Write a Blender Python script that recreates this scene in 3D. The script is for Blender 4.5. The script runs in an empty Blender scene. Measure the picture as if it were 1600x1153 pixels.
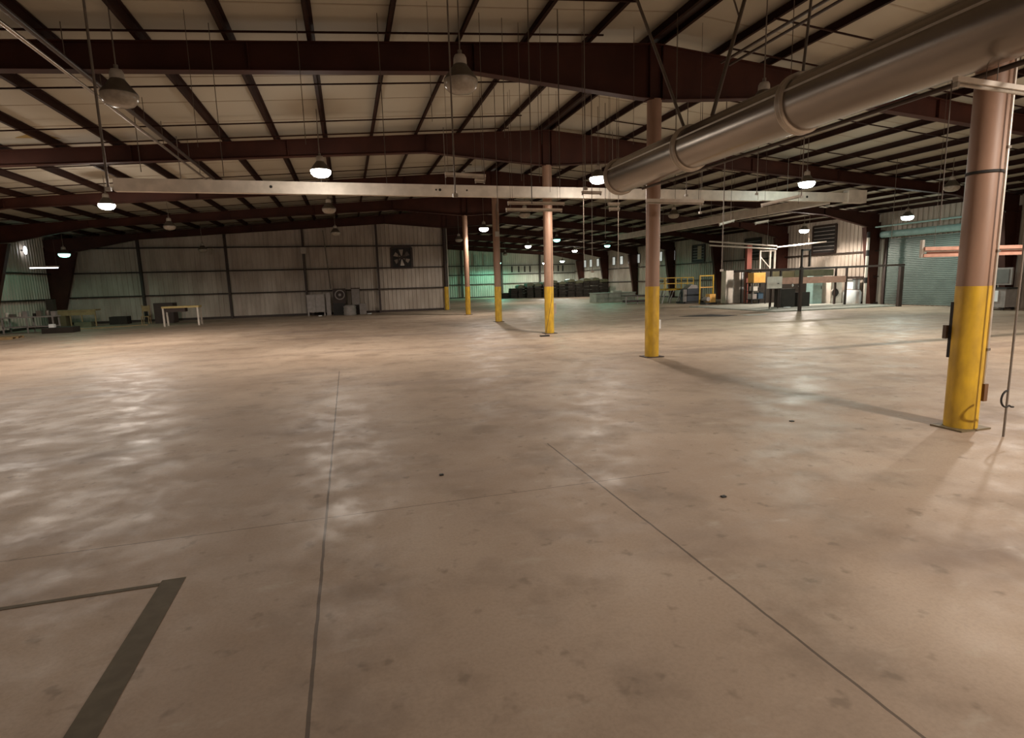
import bpy, math, random
from mathutils import Vector, Matrix
random.seed(7)
SC = bpy.context.scene
COL = SC.collection
PI = math.pi

# ------------------------------------------------------------------ materials
def new_mat(name):
    m = bpy.data.materials.new(name); m.use_nodes = True
    nt = m.node_tree; b = nt.nodes['Principled BSDF']
    return m, nt, b
def mat(name, col, rough=0.7, metal=0.0, var=0.25, scale=3.0, dark=None, bump=0.0, stretch=None, spec=0.5):
    """plain paint or metal with procedural wear: var mixes the colour towards `dark` through noise"""
    m, nt, b = new_mat(name)
    N, L = nt.nodes, nt.links
    tc = N.new('ShaderNodeTexCoord'); mp = N.new('ShaderNodeMapping')
    L.new(tc.outputs['Object'], mp.inputs['Vector'])
    if stretch: mp.inputs['Scale'].default_value = stretch
    nz = N.new('ShaderNodeTexNoise'); nz.inputs['Scale'].default_value = scale; nz.inputs['Detail'].default_value = 5
    L.new(mp.outputs['Vector'], nz.inputs['Vector'])
    rp = N.new('ShaderNodeValToRGB'); rp.color_ramp.elements[0].position = .38; rp.color_ramp.elements[1].position = .68
    d = dark or tuple(c * .45 for c in col)
    rp.color_ramp.elements[0].color = (*[d[i] * var + col[i] * (1 - var) for i in range(3)], 1)
    rp.color_ramp.elements[1].color = (*col, 1)
    L.new(nz.outputs['Fac'], rp.inputs['Fac']); L.new(rp.outputs['Color'], b.inputs['Base Color'])
    b.inputs['Roughness'].default_value = rough; b.inputs['Metallic'].default_value = metal
    b.inputs['Specular IOR Level'].default_value = spec
    if bump:
        bp = N.new('ShaderNodeBump'); bp.inputs['Strength'].default_value = bump; bp.inputs['Distance'].default_value = .01
        L.new(nz.outputs['Fac'], bp.inputs['Height']); L.new(bp.outputs['Normal'], b.inputs['Normal'])
    return m
def glow(name, col, strength):
    m, nt, b = new_mat(name)
    b.inputs['Base Color'].default_value = (.8, .8, .8, 1); b.inputs['Roughness'].default_value = .3
    b.inputs['Emission Color'].default_value = (*col, 1); b.inputs['Emission Strength'].default_value = strength
    return m

def floor_material():
    m, nt, b = new_mat('worn_concrete')
    N, L = nt.nodes, nt.links
    def math_(op, a, c=None, clamp=False):
        n = N.new('ShaderNodeMath'); n.operation = op; n.use_clamp = clamp
        for i, v in enumerate((a, c)):
            if v is None: continue
            if isinstance(v, (int, float)): n.inputs[i].default_value = v
            else: L.new(v, n.inputs[i])
        return n.outputs[0]
    def mixc(f, A, B_):
        n = N.new('ShaderNodeMix'); n.data_type = 'RGBA'
        for s, v in ((n.inputs['Factor'], f), (n.inputs['A'], A), (n.inputs['B'], B_)):
            if isinstance(v, tuple): s.default_value = (*v, 1)
            elif isinstance(v, (int, float)): s.default_value = v
            else: L.new(v, s)
        return n.outputs['Result']
    def noise(scale, detail=5, rough=.55, stretch=(1, 1, 1), rot=0):
        mp = N.new('ShaderNodeMapping'); mp.inputs['Scale'].default_value = stretch; mp.inputs['Rotation'].default_value = (0, 0, rot)
        L.new(tc.outputs['Object'], mp.inputs['Vector'])
        n = N.new('ShaderNodeTexNoise'); n.inputs['Scale'].default_value = scale; n.inputs['Detail'].default_value = detail
        n.inputs['Roughness'].default_value = rough; L.new(mp.outputs['Vector'], n.inputs['Vector']); return n.outputs['Fac']
    def ramp(f, p0, p1):
        n = N.new('ShaderNodeMapRange'); n.inputs['From Min'].default_value = p0; n.inputs['From Max'].default_value = p1
        n.interpolation_type = 'SMOOTHSTEP'; L.new(f, n.inputs['Value']); return n.outputs['Result']
    tc = N.new('ShaderNodeTexCoord'); sp = N.new('ShaderNodeSeparateXYZ'); L.new(tc.outputs['Object'], sp.inputs[0])
    X, Y = sp.outputs['X'], sp.outputs['Y']
    base = mixc(ramp(noise(.35, 3), .3, .7), (.37, .275, .205), (.47, .365, .280))
    base = mixc(math_('MULTIPLY', ramp(noise(1.1, 6, .62, (1, 1, 1), .4),   .46, .70), .52), base, (.20, .145, .105))        # broad grime
    base = mixc(math_('MULTIPLY', ramp(noise(.5, 4, .6, (.25, 1, 1), .25), .52, .70), .55), base, (.185, .135, .115))   # long scuffs
    base = mixc(math_('MULTIPLY', ramp(noise(5.5, 3, .5), .61, .74), .5), base, (.15, .115, .085))                 # oil spots
    base = mixc(math_('MULTIPLY', ramp(noise(42, 4, .7), .35, .75), .24), base, (.20, .16, .12))                     # grain
    base = mixc(math_('MULTIPLY', ramp(noise(2.2, 5, .6, (1, 2.2, 1), 1.1), .58, .76), .45), base, (.50, .43, .35))         # pale rubbed patches
    # saw-cut joints at fixed places in the slab
    wob = math_('MULTIPLY', math_('SUBTRACT', noise(3, 3), .5), .02)
    joints = None
    for ax, p, w, lo, hi in ((X, -.313, .010, -20, 14), (X, 2.268, .009, -20, 6.4), (Y, 4.96, .005, -3, 3.1), (Y, 12.9, .006, -30, 30), (Y, 20.6, .008, -30, 30)):
        d = math_('ABSOLUTE', math_('SUBTRACT', math_('ADD', ax, wob), p)); j = math_('LESS_THAN', d, w)
        o = Y if ax is X else X
        j = math_('MULTIPLY', j, math_('MULTIPLY', math_('GREATER_THAN', o, lo), math_('LESS_THAN', o, hi)))
        joints = j if joints is None else math_('MAXIMUM', joints, j)
    col = mixc(math_('MULTIPLY', joints, .72), base, (.06, .045, .035))
    L.new(col, b.inputs['Base Color'])
    r = math_('ADD', .42, math_('MULTIPLY', ramp(noise(1.7, 7, .7), .28, .66), .24))
    L.new(r, b.inputs['Roughness']); sm = N.new('ShaderNodeMapRange'); sm.inputs['From Min'].default_value = .40; sm.inputs['From Max'].default_value = .70
    sm.inputs['To Min'].default_value = .20; sm.inputs['To Max'].default_value = .12
    L.new(r, sm.inputs['Value']); L.new(sm.outputs['Result'], b.inputs['Specular IOR Level'])
    h = math_('SUBTRACT', math_('MULTIPLY', noise(24, 5, .6), .30), joints)
    bp = N.new('ShaderNodeBump'); bp.inputs['Strength'].default_value = .16; bp.inputs['Distance'].default_value = .008
    L.new(h, bp.inputs['Height']); L.new(bp.outputs['Normal'], b.inputs['Normal'])
    return m

M = {}
M['floor'] = floor_material()
M['red'] = mat('red_primer_steel', (.060, .019, .0115), .65, 0, .6, 1.2, spec=.22)
M['purlin'] = mat('dark_primer_purlin', (.030, .011, .007), .7, 0, .5, 1.5, spec=.15)
M['darksteel'] = mat('dark_brown_steel', (.04, .022, .016), .6, 0, .5, 2)
M['ceiling'] = mat('vinyl_insulation', (.40, .365, .295), .75, 0, .35, .7, (.42, .39, .31), .15)
M['panel'] = mat('dirty_white_panel', (.50, .435, .37), .55, 0, .55, 1.5, (.27, .21, .16), 0, (1, 1, .35))
M['panel_far'] = mat('pale_metal_panel', (.55, .52, .44), .5, 0, .5, 2.2, (.36, .32, .26), 0, (1, 1, .22))
M['colred'] = mat('rust_brown_paint', (.33, .195, .13), .5, 0, .35, 5, None, 0, (1, 1, .3))
M['yellow'] = mat('safety_yellow', (.66, .40, .025), .42, 0, .55, 6, (.28, .16, .02), 0, (1, 1, .5))
M['duct'] = mat('galvanised_duct', (.34, .30, .265), .27, .85, .3, 4, None, .03, (1, .2, 1))
M['collar'] = mat('duct_collar_steel', (.62, .56, .49), .38, .6, .3, 8)
M['white'] = mat('dusty_white_paint', (.68, .61, .53), .5, 0, .35, 3)
M['conduit'] = mat('grey_conduit', (.21, .175, .145), .45, .4, .3, 9)
M['wire'] = mat('dark_wire', (.10, .075, .055), .6, 0, .2, 9)
M['pipe_dark'] = mat('dark_pipe', (.06, .04, .032), .45, .3, .3, 5)
M['pipe_shiny'] = mat('bare_steel_pipe', (.38, .32, .27), .3, .8, .3, 5)
M['housing'] = mat('lamp_housing_grey', (.42, .38, .33), .5, 0, .3, 9)
M['shade'] = mat('lamp_reflector_aluminium', (.13, .11, .09), .42, .5, .3, 7)
M['lens_off'] = mat('dusty_glass_refractor', (.42, .37, .31), .22, 0, .4, 12)
M['black'] = mat('black_grime', (.018, .015, .013), .7, 0, .2, 4)
M['pink'] = mat('faded_pink_channel', (.50, .27, .20), .5, 0, .35, 5)
M['teal'] = mat('pale_teal_paint', (.30, .46, .44), .5, 0, .35, 4)
M['greydoor'] = mat('grey_green_door', (.13, .165, .145), .55, 0, .4, 1.5)
M['orange'] = mat('orange_paint', (.72, .38, .09), .5, 0, .3, 4)
M['wood'] = mat('old_plywood', (.34, .23, .11), .7, 0, .5, 4)
M['bale'] = mat('dark_baled_stock', (.030, .022, .016), .85, 0, .6, 3)
M['tarp'] = mat('olive_tarpaulin', (.13, .13, .075), .6, 0, .6, 3, None, .3)
M['concrete'] = mat('grey_concrete', (.36, .36, .31), .8, 0, .4, 3)
M['greymetal'] = mat('grey_enamel', (.30, .265, .245), .5, 0, .4, 4)
M['brightwhite'] = mat('clean_white_plastic', (.80, .82, .82), .4, 0, .15, 4)
M['blue'] = mat('dull_blue_paint', (.05, .09, .14), .5, 0, .3, 4)
M['tape'] = mat('grey_floor_tape', (.15, .125, .09), .8, 0, .35, 9, spec=.15)
M['pane'] = glow('lit_translucent_pane', (.78, .82, .78), .32)
WARM, COOL, GREEN = (1.0, .88, .765), (.84, 1.0, .90), (.30, 1.0, .70)
M['lens_warm'] = glow('lit_lens_warm', (1.0, .93, .80), 26)
M['lens_cool'] = glow('lit_lens_cool', (.80, 1.0, .95), 22)
M['lens_green'] = glow('lit_lens_green', (.35, 1.0, .80), 3.5)
M['tube'] = glow('lit_fluorescent_tube', (.92, .95, 1.0), 7)

# ------------------------------------------------------------------ mesh builder
class B:
    def __init__(s): s.v = []; s.f = []; s.smooth = []
    def add(s, vs, fs, sm=False):
        o = len(s.v); s.v += [tuple(v) for v in vs]
        for f in fs: s.f.append([i + o for i in f]); s.smooth.append(sm)
        return s
    def box(s, x0, x1, y0, y1, z0, z1):
        vs = [(x, y, z) for z in (z0, z1) for y in (y0, y1) for x in (x0, x1)]
        return s.add(vs, [(0, 2, 3, 1), (4, 5, 7, 6), (0, 1, 5, 4), (2, 6, 7, 3), (0, 4, 6, 2), (1, 3, 7, 5)])
    def obox(s, a, b, w, h, up=(0, 0, 1)):
        a, b = Vector(a), Vector(b); d = (b - a).normalized(); u = Vector(up)
        if abs(d.dot(u)) > .99: u = Vector((0, 1, 0))
        r = d.cross(u).normalized(); u = r.cross(d)
        vs = [p + r * (i * w / 2) + u * (j * h / 2) for p in (a, b) for i, j in ((-1, -1), (1, -1), (1, 1), (-1, 1))]
        return s.add(vs, [(3, 2, 1, 0), (4, 5, 6, 7), (0, 1, 5, 4), (1, 2, 6, 5), (2, 3, 7, 6), (3, 0, 4, 7)])
    def tube(s, a, b, r, n=10, r2=None, caps=True):
        a, b = Vector(a), Vector(b); d = (b - a).normalized()
        u = Vector((0, 0, 1)) if abs(d.z) < .95 else Vector((1, 0, 0))
        p = d.cross(u).normalized(); q = d.cross(p); r2 = r if r2 is None else r2
        vs = [c + (p * math.cos(t) + q * math.sin(t)) * R for c, R in ((a, r), (b, r2)) for t in [2 * PI * k / n for k in range(n)]]
        s.add(vs, [(k, k + n, (k + 1) % n + n, (k + 1) % n) for k in range(n)], n > 6)
        if caps: s.add(vs, [tuple(range(n)), tuple(reversed(range(n, 2 * n)))])
        return s
    def path(s, pts, r, n=8):
        for a, b in zip(pts, pts[1:]): s.tube(a, b, r, n)
        return s
    def lathe(s, prof, c=(0, 0, 0), n=28, axis='Z', caps=True):
        vs = []
        for (r, z) in prof:
            for k in range(n):
                t = 2 * PI * k / n; x, y = r * math.cos(t), r * math.sin(t)
                if axis == 'Z': vs.append((c[0] + x, c[1] + y, c[2] + z))
                elif axis == 'Y': vs.append((c[0] + x, c[1] + z, c[2] + y))
                else: vs.append((c[0] + z, c[1] + x, c[2] + y))
        fs = [(i * n + k, i * n + (k + 1) % n, (i + 1) * n + (k + 1) % n, (i + 1) * n + k) for i in range(len(prof) - 1) for k in range(n)]
        s.add(vs, fs, True)
        if caps:
            s.add(vs[:n], [tuple(reversed(range(n)))]); s.add(vs[-n:], [tuple(range(n))])
        return s
    def prism(s, pts, axis, a, b):
        """polygon pts (2-D) extruded along axis from a to b"""
        def P(u, v, w): return {'X': (w, u, v), 'Y': (u, w, v), 'Z': (u, v, w)}[axis]
        n = len(pts); vs = [P(u, v, a) for u, v in pts] + [P(u, v, b) for u, v in pts]
        return s.add(vs, [tuple(range(n)), tuple(reversed(range(n, 2 * n)))] + [(k, (k + 1) % n, (k + 1) % n + n, k + n) for k in range(n)])
    def mesh(s, name):
        me = bpy.data.meshes.new(name); me.from_pydata(s.v, [], s.f)
        me.polygons.foreach_set('use_smooth', s.smooth); me.update(); return me

def link(name, data, m=None, parent=None, loc=(0, 0, 0)):
    o = bpy.data.objects.new(name, data); COL.objects.link(o); o.location = loc
    if m is not None and not data.materials: data.materials.append(m)
    if parent is not None: o.parent = parent
    return o
def part(name, b, m, parent=None, loc=(0, 0, 0)):
    import bmesh
    me = b.mesh(name); bm = bmesh.new(); bm.from_mesh(me); bmesh.ops.recalc_face_normals(bm, faces=bm.faces); bm.to_mesh(me); bm.free()
    return link(name, me, m, parent, loc)
def tag(o, label, cat, group=None):
    o['label'] = label; o['category'] = cat
    if group: o['group'] = group
    return o
def thing(name, label, cat, loc=(0, 0, 0), group=None, rz=0):
    o = bpy.data.objects.new(name, None); COL.objects.link(o); o.location = loc; o.rotation_euler = (0, 0, rz)
    o.empty_display_size = .2
    return tag(o, label, cat, group)
def struct(name, b, m, parent=None):
    o = part(name, b, m, parent)
    if parent is None: o['kind'] = 'structure'
    return o
ORD = ['first', 'second', 'third', 'fourth', 'fifth', 'sixth', 'seventh', 'eighth', 'ninth', 'tenth', 'eleventh', 'twelfth', 'thirteenth', 'fourteenth', 'fifteenth', 'sixteenth', 'seventeenth', 'eighteenth']

# ------------------------------------------------------------------ the hall
RX = 7.45                                   # ridge and column line
XL, XR = -18.5, 32.3                        # side walls
Y0, YE, YF = -9.5, 44.4, 77.5               # wall behind, fan wall, wall at the far end
FY = [5.15 + 7.69 * k for k in range(10)]   # roof frames
def top_z(x): return 7.50 - .078 * abs(x - RX)          # top of the roof frames
def bot_z(x):
    u = abs(x - RX); pts = [(0, 6.27), (.45, 6.28), (4.45, 6.57), (20.5, 5.52), (24.0, 4.78), (26.5, 4.62)]
    for (a, za), (b, zb) in zip(pts, pts[1:]):
        if u <= b: return za + (zb - za) * (u - a) / (b - a)
    return pts[-1][1]
def deck_z(x): return top_z(x) + .215

fl = B().box(XL - .3, XR + .3, Y0 - .3, YF + .3, -.2, 0); struct('floor', fl, M['floor'])
cl = B()
for x0, x1 in ((XL - .3, RX), (RX, XR + .3)):
    z0, z1 = deck_z(x0), deck_z(x1)
    cl.prism([(x0, z0), (x1, z1), (x1, z1 + .1), (x0, z0 + .1)], 'Y', Y0 - .3, YF + .3)
# taped seams of the insulation rolls
ceil = struct('ceiling', cl, M['ceiling'])
sm = B()
y = Y0 + 1.0
while y < YF:
    for x0, x1 in ((XL, RX - .02), (RX + .02, XR)):
        sm.prism([(x0, deck_z(x0) - .006), (x1, deck_z(x1) - .006), (x1, deck_z(x1) + .01), (x0, deck_z(x0) + .01)], 'Y', y, y + .045)
    y += 1.83
s_ = part('insulation_seam', sm, mat('seam_tape', (.34, .29, .22), .6), ceil)
tp = B(); zt = lambda x: deck_z(x) - .012
tp.add([(-8.75, 20.0, zt(-8.75)), (-7.75, 20.25, zt(-7.75)), (-8.1, 19.55, zt(-8.1)), (-8.75, 20.0, zt(-8.75) + .01), (-7.75, 20.25, zt(-7.75) + .01), (-8.1, 19.55, zt(-8.1) + .01)],
       [(0, 1, 2), (3, 5, 4), (0, 3, 4, 1), (1, 4, 5, 2), (2, 5, 3, 0)])
part('torn_patch', tp, mat('bare_fibreglass', (.30, .20, .055), .9), ceil)

def corrugated(name, axis, a, b, at, inward, top, m, pitch=.305, z0=0.0):
    """ribbed sheet wall: runs along axis from a to b, its face at `at`, ribs `inward`"""
    prof = []; u = a
    while u < b - 1e-6:
        for du, d in ((0, .0), (.165, 0), (.185, .055), (.245, .055), (.265, 0)):
            if u + du < b: prof.append((u + du, d))
        u += pitch
    prof.append((b, 0)); vs = []; fs = []; n = len(prof)
    for uu, d in prof:
        p = at + inward * d; q = at - inward * .14; z = top(uu)
        for w, zz in ((p, z0), (p, z), (q, z0), (q, z)):
            vs.append((uu, w, zz) if axis == 'X' else (w, uu, zz))
    for k in range(n - 1):
        i = 4 * k; fs += [(i, i + 4, i + 5, i + 1), (i + 2, i + 3, i + 7, i + 6), (i + 1, i + 5, i + 7, i + 3)]
    fs += [(0, 1, 3, 2), (4 * n - 4, 4 * n - 2, 4 * n - 1, 4 * n - 3)]
    return struct(name, B().add(vs, fs), m)
corrugated('wall_fan', 'X', XL, RX + .3, YE, -1, lambda x: deck_z(x), M['panel'])
corrugated('wall_left', 'Y', Y0, YE + .1, XL, 1, lambda y: deck_z(XL), M['panel'])
corrugated('wall_right', 'Y', Y0, YF, XR, -1, lambda y: deck_z(XR), M['panel'])
corrugated('wall_far', 'X', RX, XR, YF, -1, lambda x: deck_z(x), M['panel_far'])
corrugated('wall_return', 'Y', YE + .15, YF, RX + .3, 1, lambda y: deck_z(RX) - .1, M['panel'])
corrugated('wall_rear', 'X', XL, XR, Y0, 1, lambda x: deck_z(x), M['panel'])
# dark sill angle at the foot of the walls
struct('baseboard_fan', B().box(XL + .1, RX - .2, YE - .1, YE - .035, 0, .16), M['darksteel'])
struct('baseboard_right', B().box(XR - .1, XR - .035, 27.9, YF - .1, 0, .14), M['darksteel'])
struct('baseboard_far', B().box(RX + .5, XR - .1, YF - .1, YF - .035, 0, .14), M['darksteel'])
struct('baseboard_left', B().box(XL + .035, XL + .1, Y0 + .1, YE - .1, 0, .14), M['darksteel'])

# ------------------------------------------------------------------ roof frames
where = ['over the thickest yellow-footed column beside the duct', 'meeting the column where the round duct ends', 'over the third column, just behind the white beam',
         'over the fourth yellow-footed column', 'over the thinnest yellow-footed column', 'tight against the fan wall']
where += ['beyond the fan wall, %s frame past it' % ORD[i] for i in range(4)]
for k, y in enumerate(FY):
    fr = thing('roof_frame', 'dark red steel roof frame ' + where[k], 'roof beam', (RX, y, 0))
    x0, x1 = (XL + .05, XR - .05) if k <= 5 else (RX - .1, XR - .05)
    xs = sorted({x0, x1} | {RX + sgn * u for sgn in (-1, 1) for u in (0, .45, 4.45, 20.5, 24.0) if x0 < RX + sgn * u < x1})
    lo = [(x - RX, bot_z(x)) for x in xs]; hi = [(x - RX, top_z(x)) for x in reversed(xs) if x in (x0, x1) or abs(x - RX) < .01]
    part('web', B().prism(lo + hi, 'Y', -.008, .008), M['red'], fr)
    bf = B()
    for (xa, za), (xb, zb) in zip(lo, lo[1:]): bf.obox((xa, 0, za - .008), (xb, 0, zb - .008), .24, .018)
    part('bottom_flange', bf, M['red'], fr)
    tf = B(); h2 = sorted(hi)
    for (xa, za), (xb, zb) in zip(h2, h2[1:]): tf.obox((xa, 0, za - .01), (xb, 0, zb - .01), .24, .018)
    part('top_flange', tf, M['red'], fr)
    for u in (-.17, .17, -4.45, 4.45, -9, 9, -13.5, 13.5, -20.5, 20.5):
        if x0 < RX + u < x1:
            part('stiffener', B().box(u - .006, u + .006, -.11, .11, bot_z(RX + u), top_z(RX + u) - .02), M['red'], fr)

rs = B().box(-.13, .13, Y0 + .1, YF - .1, .10, .14)  # dark filler added so the gap between the ridge purlins looks dark
tag(part('ridge_strip', rs, M['darksteel'], None, (RX, 0, top_z(RX))), 'dark strip added to darken the gap between the twin purlins at the ridge', 'ridge strip')
# tapered side columns
def taper(y, side, label):
    xw = XR - .05 if side > 0 else XL + .05
    t = thing('tapered_column', label, 'column', (xw, y, 0), 'tapered wall columns')
    s = -side; zt_ = bot_z(xw) + .05; wb, wt = .42, (1.15 if side > 0 else 1.75)
    part('web', B().prism([(0, 0), (s * wb, 0), (s * wt, zt_), (0, zt_)], 'Y', -.01, .01), M['red'], t)
    part('inner_flange', B().obox((s * wb, 0, 0), (s * wt, 0, zt_), .3, .02, (0, 1, 0)) if False else B().prism([(s * wb, 0), (s * (wb + .02), 0), (s * (wt + .02), zt_), (s * wt, zt_)], 'Y', -.15, .15), M['red'], t)
    part('outer_flange', B().box(min(0, s * .02), max(0, s * .02), -.15, .15, 0, zt_ + .3), M['red'], t)
    part('base_plate', B().box(min(-s * .0, s * (wb + .1)), max(0, s * (wb + .1)), -.18, .18, 0, .025), M['darksteel'], t)
taper(FY[5], -1, 'broad dark red tapered column in the corner of the fan wall')
taper(FY[4], -1, 'dark red tapered column on the side wall by the cluttered bench')
rl = {2: 'dark red tapered column on the near side of the roll-up door', 3: 'dark red tapered column between roll-up door and the bright ribbed wall', 4: 'dark red tapered column behind the white railing posts',
      5: 'dark red tapered column between the two dark wall openings and white partition', 6: 'dark red tapered column behind the yellow guardrail, between small windows', 7: 'dark red tapered column under the eighth small window',
      8: 'dark red tapered column under the fourth small window', 9: 'dark red tapered column next to the far corner window'}
for k in range(2, 10): taper(FY[k], 1, rl[k])

# ------------------------------------------------------------------ purlins and braces
def z_purlin(x, y0, y1, name, label, group):
    b = B(); z = top_z(x); t = .012; s = 1 if x > RX else -1
    b.box(-t / 2, t / 2, y0, y1, .002, .205); b.box(-.075, 0, y0, y1, .002, .014); b.box(0, .075, y0, y1, .193, .205)
    b.box(-.075, -.066, y0, y1, .002, .03)
    return tag(part(name, b, M['purlin'], None, (x, 0, z)), label, 'purlin', group)
PX = [.2 + 1.52 * i for i in range(17)]
for i, u in enumerate(PX):
    for s, side in ((-1, 'slope above the wall fan'), (1, 'slope above the roll-up door')):
        x = RX + s * u
        if not XL + .2 < x < XR - .2: continue
        lab = 'dark steel roof purlin, %s down from the ridge on the %s' % (ORD[i], side)
        z_purlin(x, Y0 + .05, (YE - .1) if s < 0 else (YF - .1), 'roof_purlin', lab, 'roof purlins')
for k in range(-1, 9):
    ya = FY[0] + 7.69 * k
    for j, dy in enumerate((2.4, 5.6, 7.15)):
        for s, side in ((-1, 'fan-side slope'), (1, 'door-side slope')):
            if k > 4 and s < 0: continue
            if k < 0 and j < 2: continue
            u0, u1 = 1.6, 24.0; b = B()
            b.obox((RX + s * u0, ya + dy, top_z(RX + s * u0) + .01 - .02), (RX + s * u1, ya + dy, top_z(RX + s * u1) - .01), .035, .03)
            bay = 'before the thickest column' if k < 0 else ('%s bay past the thickest column' % ORD[k])
            tag(part('purlin_brace', b, M['purlin']), 'thin dark %s brace bar, %s, %s' % (('early-bay', 'late-bay', 'frame-side')[j], side, bay), 'brace', 'purlin braces')

# ------------------------------------------------------------------ ridge columns
clab = ['thick round column with yellow foot, metal conduit and guard angle', 'round brown column with yellow foot standing where the duct ends', 'slim brown column with yellow foot beside a thin leaning cord',
        'dull brown column with yellow foot and a grey box high up', 'thinnest free-standing brown column with yellow foot by the fan wall', 'dark column with yellow foot closing the end of the fan wall']
YH = 1.80
cols = []
for k in range(6):
    y = FY[k] if k < 5 else FY[5] + .35; r = .175 if k < 4 else .16
    c = thing('support_column', clab[k], 'column', (RX, y, 0), 'yellow-footed support columns'); cols.append(c)
    part('shaft', B().tube((0, 0, YH), (0, 0, 6.26), r, 28), M['colred'] if k < 5 else M['darksteel'], c)
    part('yellow_foot', B().tube((0, 0, .02), (0, 0, YH), r + .003, 28), M['yellow'], c)
    part('base_plate', B().box(-.25, .25, -.2, .2, 0, .02), mat('grimy_plate', (.16, .12, .06), .6) if k == 0 else M['darksteel'], c)
    part('cap_plate', B().box(-.2, .2, -.15, .15, 6.235, 6.26), M['red'], c)
c = cols[0]
cd = part('conduit', B().tube((.145, -.135, .58), (.145, -.135, 5.0), .017, 10), M['collar'], c); cd['label'] = 'pale conduit running down the column'
for z in (1.0, 2.2, 3.4, 4.6): part('strap', B().box(.115, .168, -.158, -.10, z, z + .03), M['conduit'], cd)
part('outlet_box', B().box(.125, .185, -.165, -.10, .36, .58), mat('rusty_box', (.16, .075, .03), .7), cd)
part('guard_angle', B().box(-.135, -.085, .09, .155, .90, 1.60), M['black'], c)
part('switch_box', B().box(-.175, -.135, .155, .20, 1.14, 1.31), mat('brown_box', (.10, .06, .035), .6), c)
part('box_bracket', B().box(-.145, -.12, .13, .17, 1.18, 1.22), M['black'], c)
part('cable_tie', B().lathe([(.180, 0), (.184, .0), (.184, .035), (.180, .035)], (0, 0, 3.12), 28, caps=False), M['black'], c)
part('outlet_box', B().box(-.1, .1, -.26, -.17, 4.30, 4.55), M['housing'], cols[3])
part('conduit', B().tube((0, -.2, 4.55), (0, -.2, 5.9), .02, 8), M['conduit'], cols[3])
part('outlet_box', B().box(.16, .26, -.08, .08, .75, 1.15), M['greymetal'], cols[2])
part('outlet_box', B().box(.16, .22, -.06, .06, .72, .95), M['brightwhite'], cols[1])

# ------------------------------------------------------------------ round duct
DX, DZ, DR = 6.6, 4.48, .385
d = thing('round_duct', 'large round galvanised air duct slung along the column line', 'duct', (DX, 13.1, DZ))
joints_ = [12.95, 10.0, 7.2, 2.9, .2, -2.0, -5.0, -8.0]
secs = []
for a, b in zip(joints_, joints_[1:]):
    secs.append(part('duct_section', B().lathe([(DR, 0), (DR, b - a)], (0, a - 13.1, 0), 56, 'Y', caps=(a == 12.95)), M['duct'], d))
for y in joints_:
    part('collar', B().lathe([(DR, -.06), (DR + .05, -.05), (DR + .05, -.03), (DR + .014, -.02), (DR + .014, .02), (DR + .05, .03), (DR + .05, .05), (DR, .06)], (0, y - 13.1, 0), 56, 'Y', caps=False), M['collar'], secs[min(joints_.index(y), len(secs) - 1)])
sb = B().box(-DR - .004, -DR + .004, -21, -.2, -.02, .02)
part('lap_seam', B().obox((-DR * math.cos(.35), -.2, DR * math.sin(.35)), (-DR * math.cos(.35), -21, DR * math.sin(.35)), .012, .03), M['collar'], d)
for a_, b_, r_ in (((6.50, 10.05, 4.84), (5.74, 10.63, 7.40), .03), ((6.52, 9.22, 4.86), (7.46, 9.45, 7.47), .035), ((7.15, 9.37, 6.6), (6.7, 9.3, 7.44), .016), ((6.6, 4.0, 4.85), (6.3, 4.4, 7.4), .03), ((6.6, 7.2, 4.85), (7.0, 7.4, 7.45), .02)):
    part('hanger', B().tube((a_[0] - DX, a_[1] - 13.1, a_[2] - DZ), (b_[0] - DX, b_[1] - 13.1, b_[2] - DZ), r_, 8), M['wire'], d)
pipe = thing('sprinkler_pipe', 'thin dark pipe running just beside the underside of the round duct', 'pipe', (7.02, 0, 4.15))
part('pipe', B().tube((0, -6, 0), (0, 12.6, 0), .03, 10), M['pipe_dark'], pipe)
for y in (1.5, 4.6, 7.9, 11.2): part('hanger', B().tube((0, y, 0), (0, y, top_z(7.02) - 4.15), .006, 6), M['wire'], pipe)

# pair of long pipes over the near slope
pp = thing('roof_pipe', 'long bare steel pipe slung below the purlins over the fan-wall side', 'pipe', (-4.52, 0, 5.9))
part('pipe', B().tube((0, 2, 0), (0, 22.9, 0), .035, 12), M['pipe_shiny'], pp)
for y in (6, 10, 14, 18, 22): part('hanger', B().tube((0, y, 0), (0, y, top_z(-4.52) - 5.9), .008, 6), M['wire'], pp)
pp = thing('roof_pipe', 'dark pipe running close beside the bare steel roof pipe', 'pipe', (-4.36, 0, 6.0))
part('pipe', B().tube((0, 2, 0), (0, 23.3, 0), .045, 12), M['pipe_dark'], pp)
for y in (8, 12, 16, 20): part('hanger', B().tube((0, y, 0), (0, y, top_z(-4.36) - 6.0), .008, 6), M['wire'], pp)
pp = thing('roof_pipe', 'bundle of dark pipes hugging the roof behind the duct', 'pipe', (8.7, 0, 6.9))
for dx, dz in ((0, 0), (.12, .06), (.22, -.03)): part('pipe', B().tube((dx, -4, dz), (dx, 12, dz), .03, 10), M['pipe_dark'], pp)
for y in (6.5, 7.3, 8.2): part('hanger', B().path([(.1, y, -.3), (.02, y + .1, .1), (.1, y, .45)], .03, 8), M['conduit'], pp)

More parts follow.
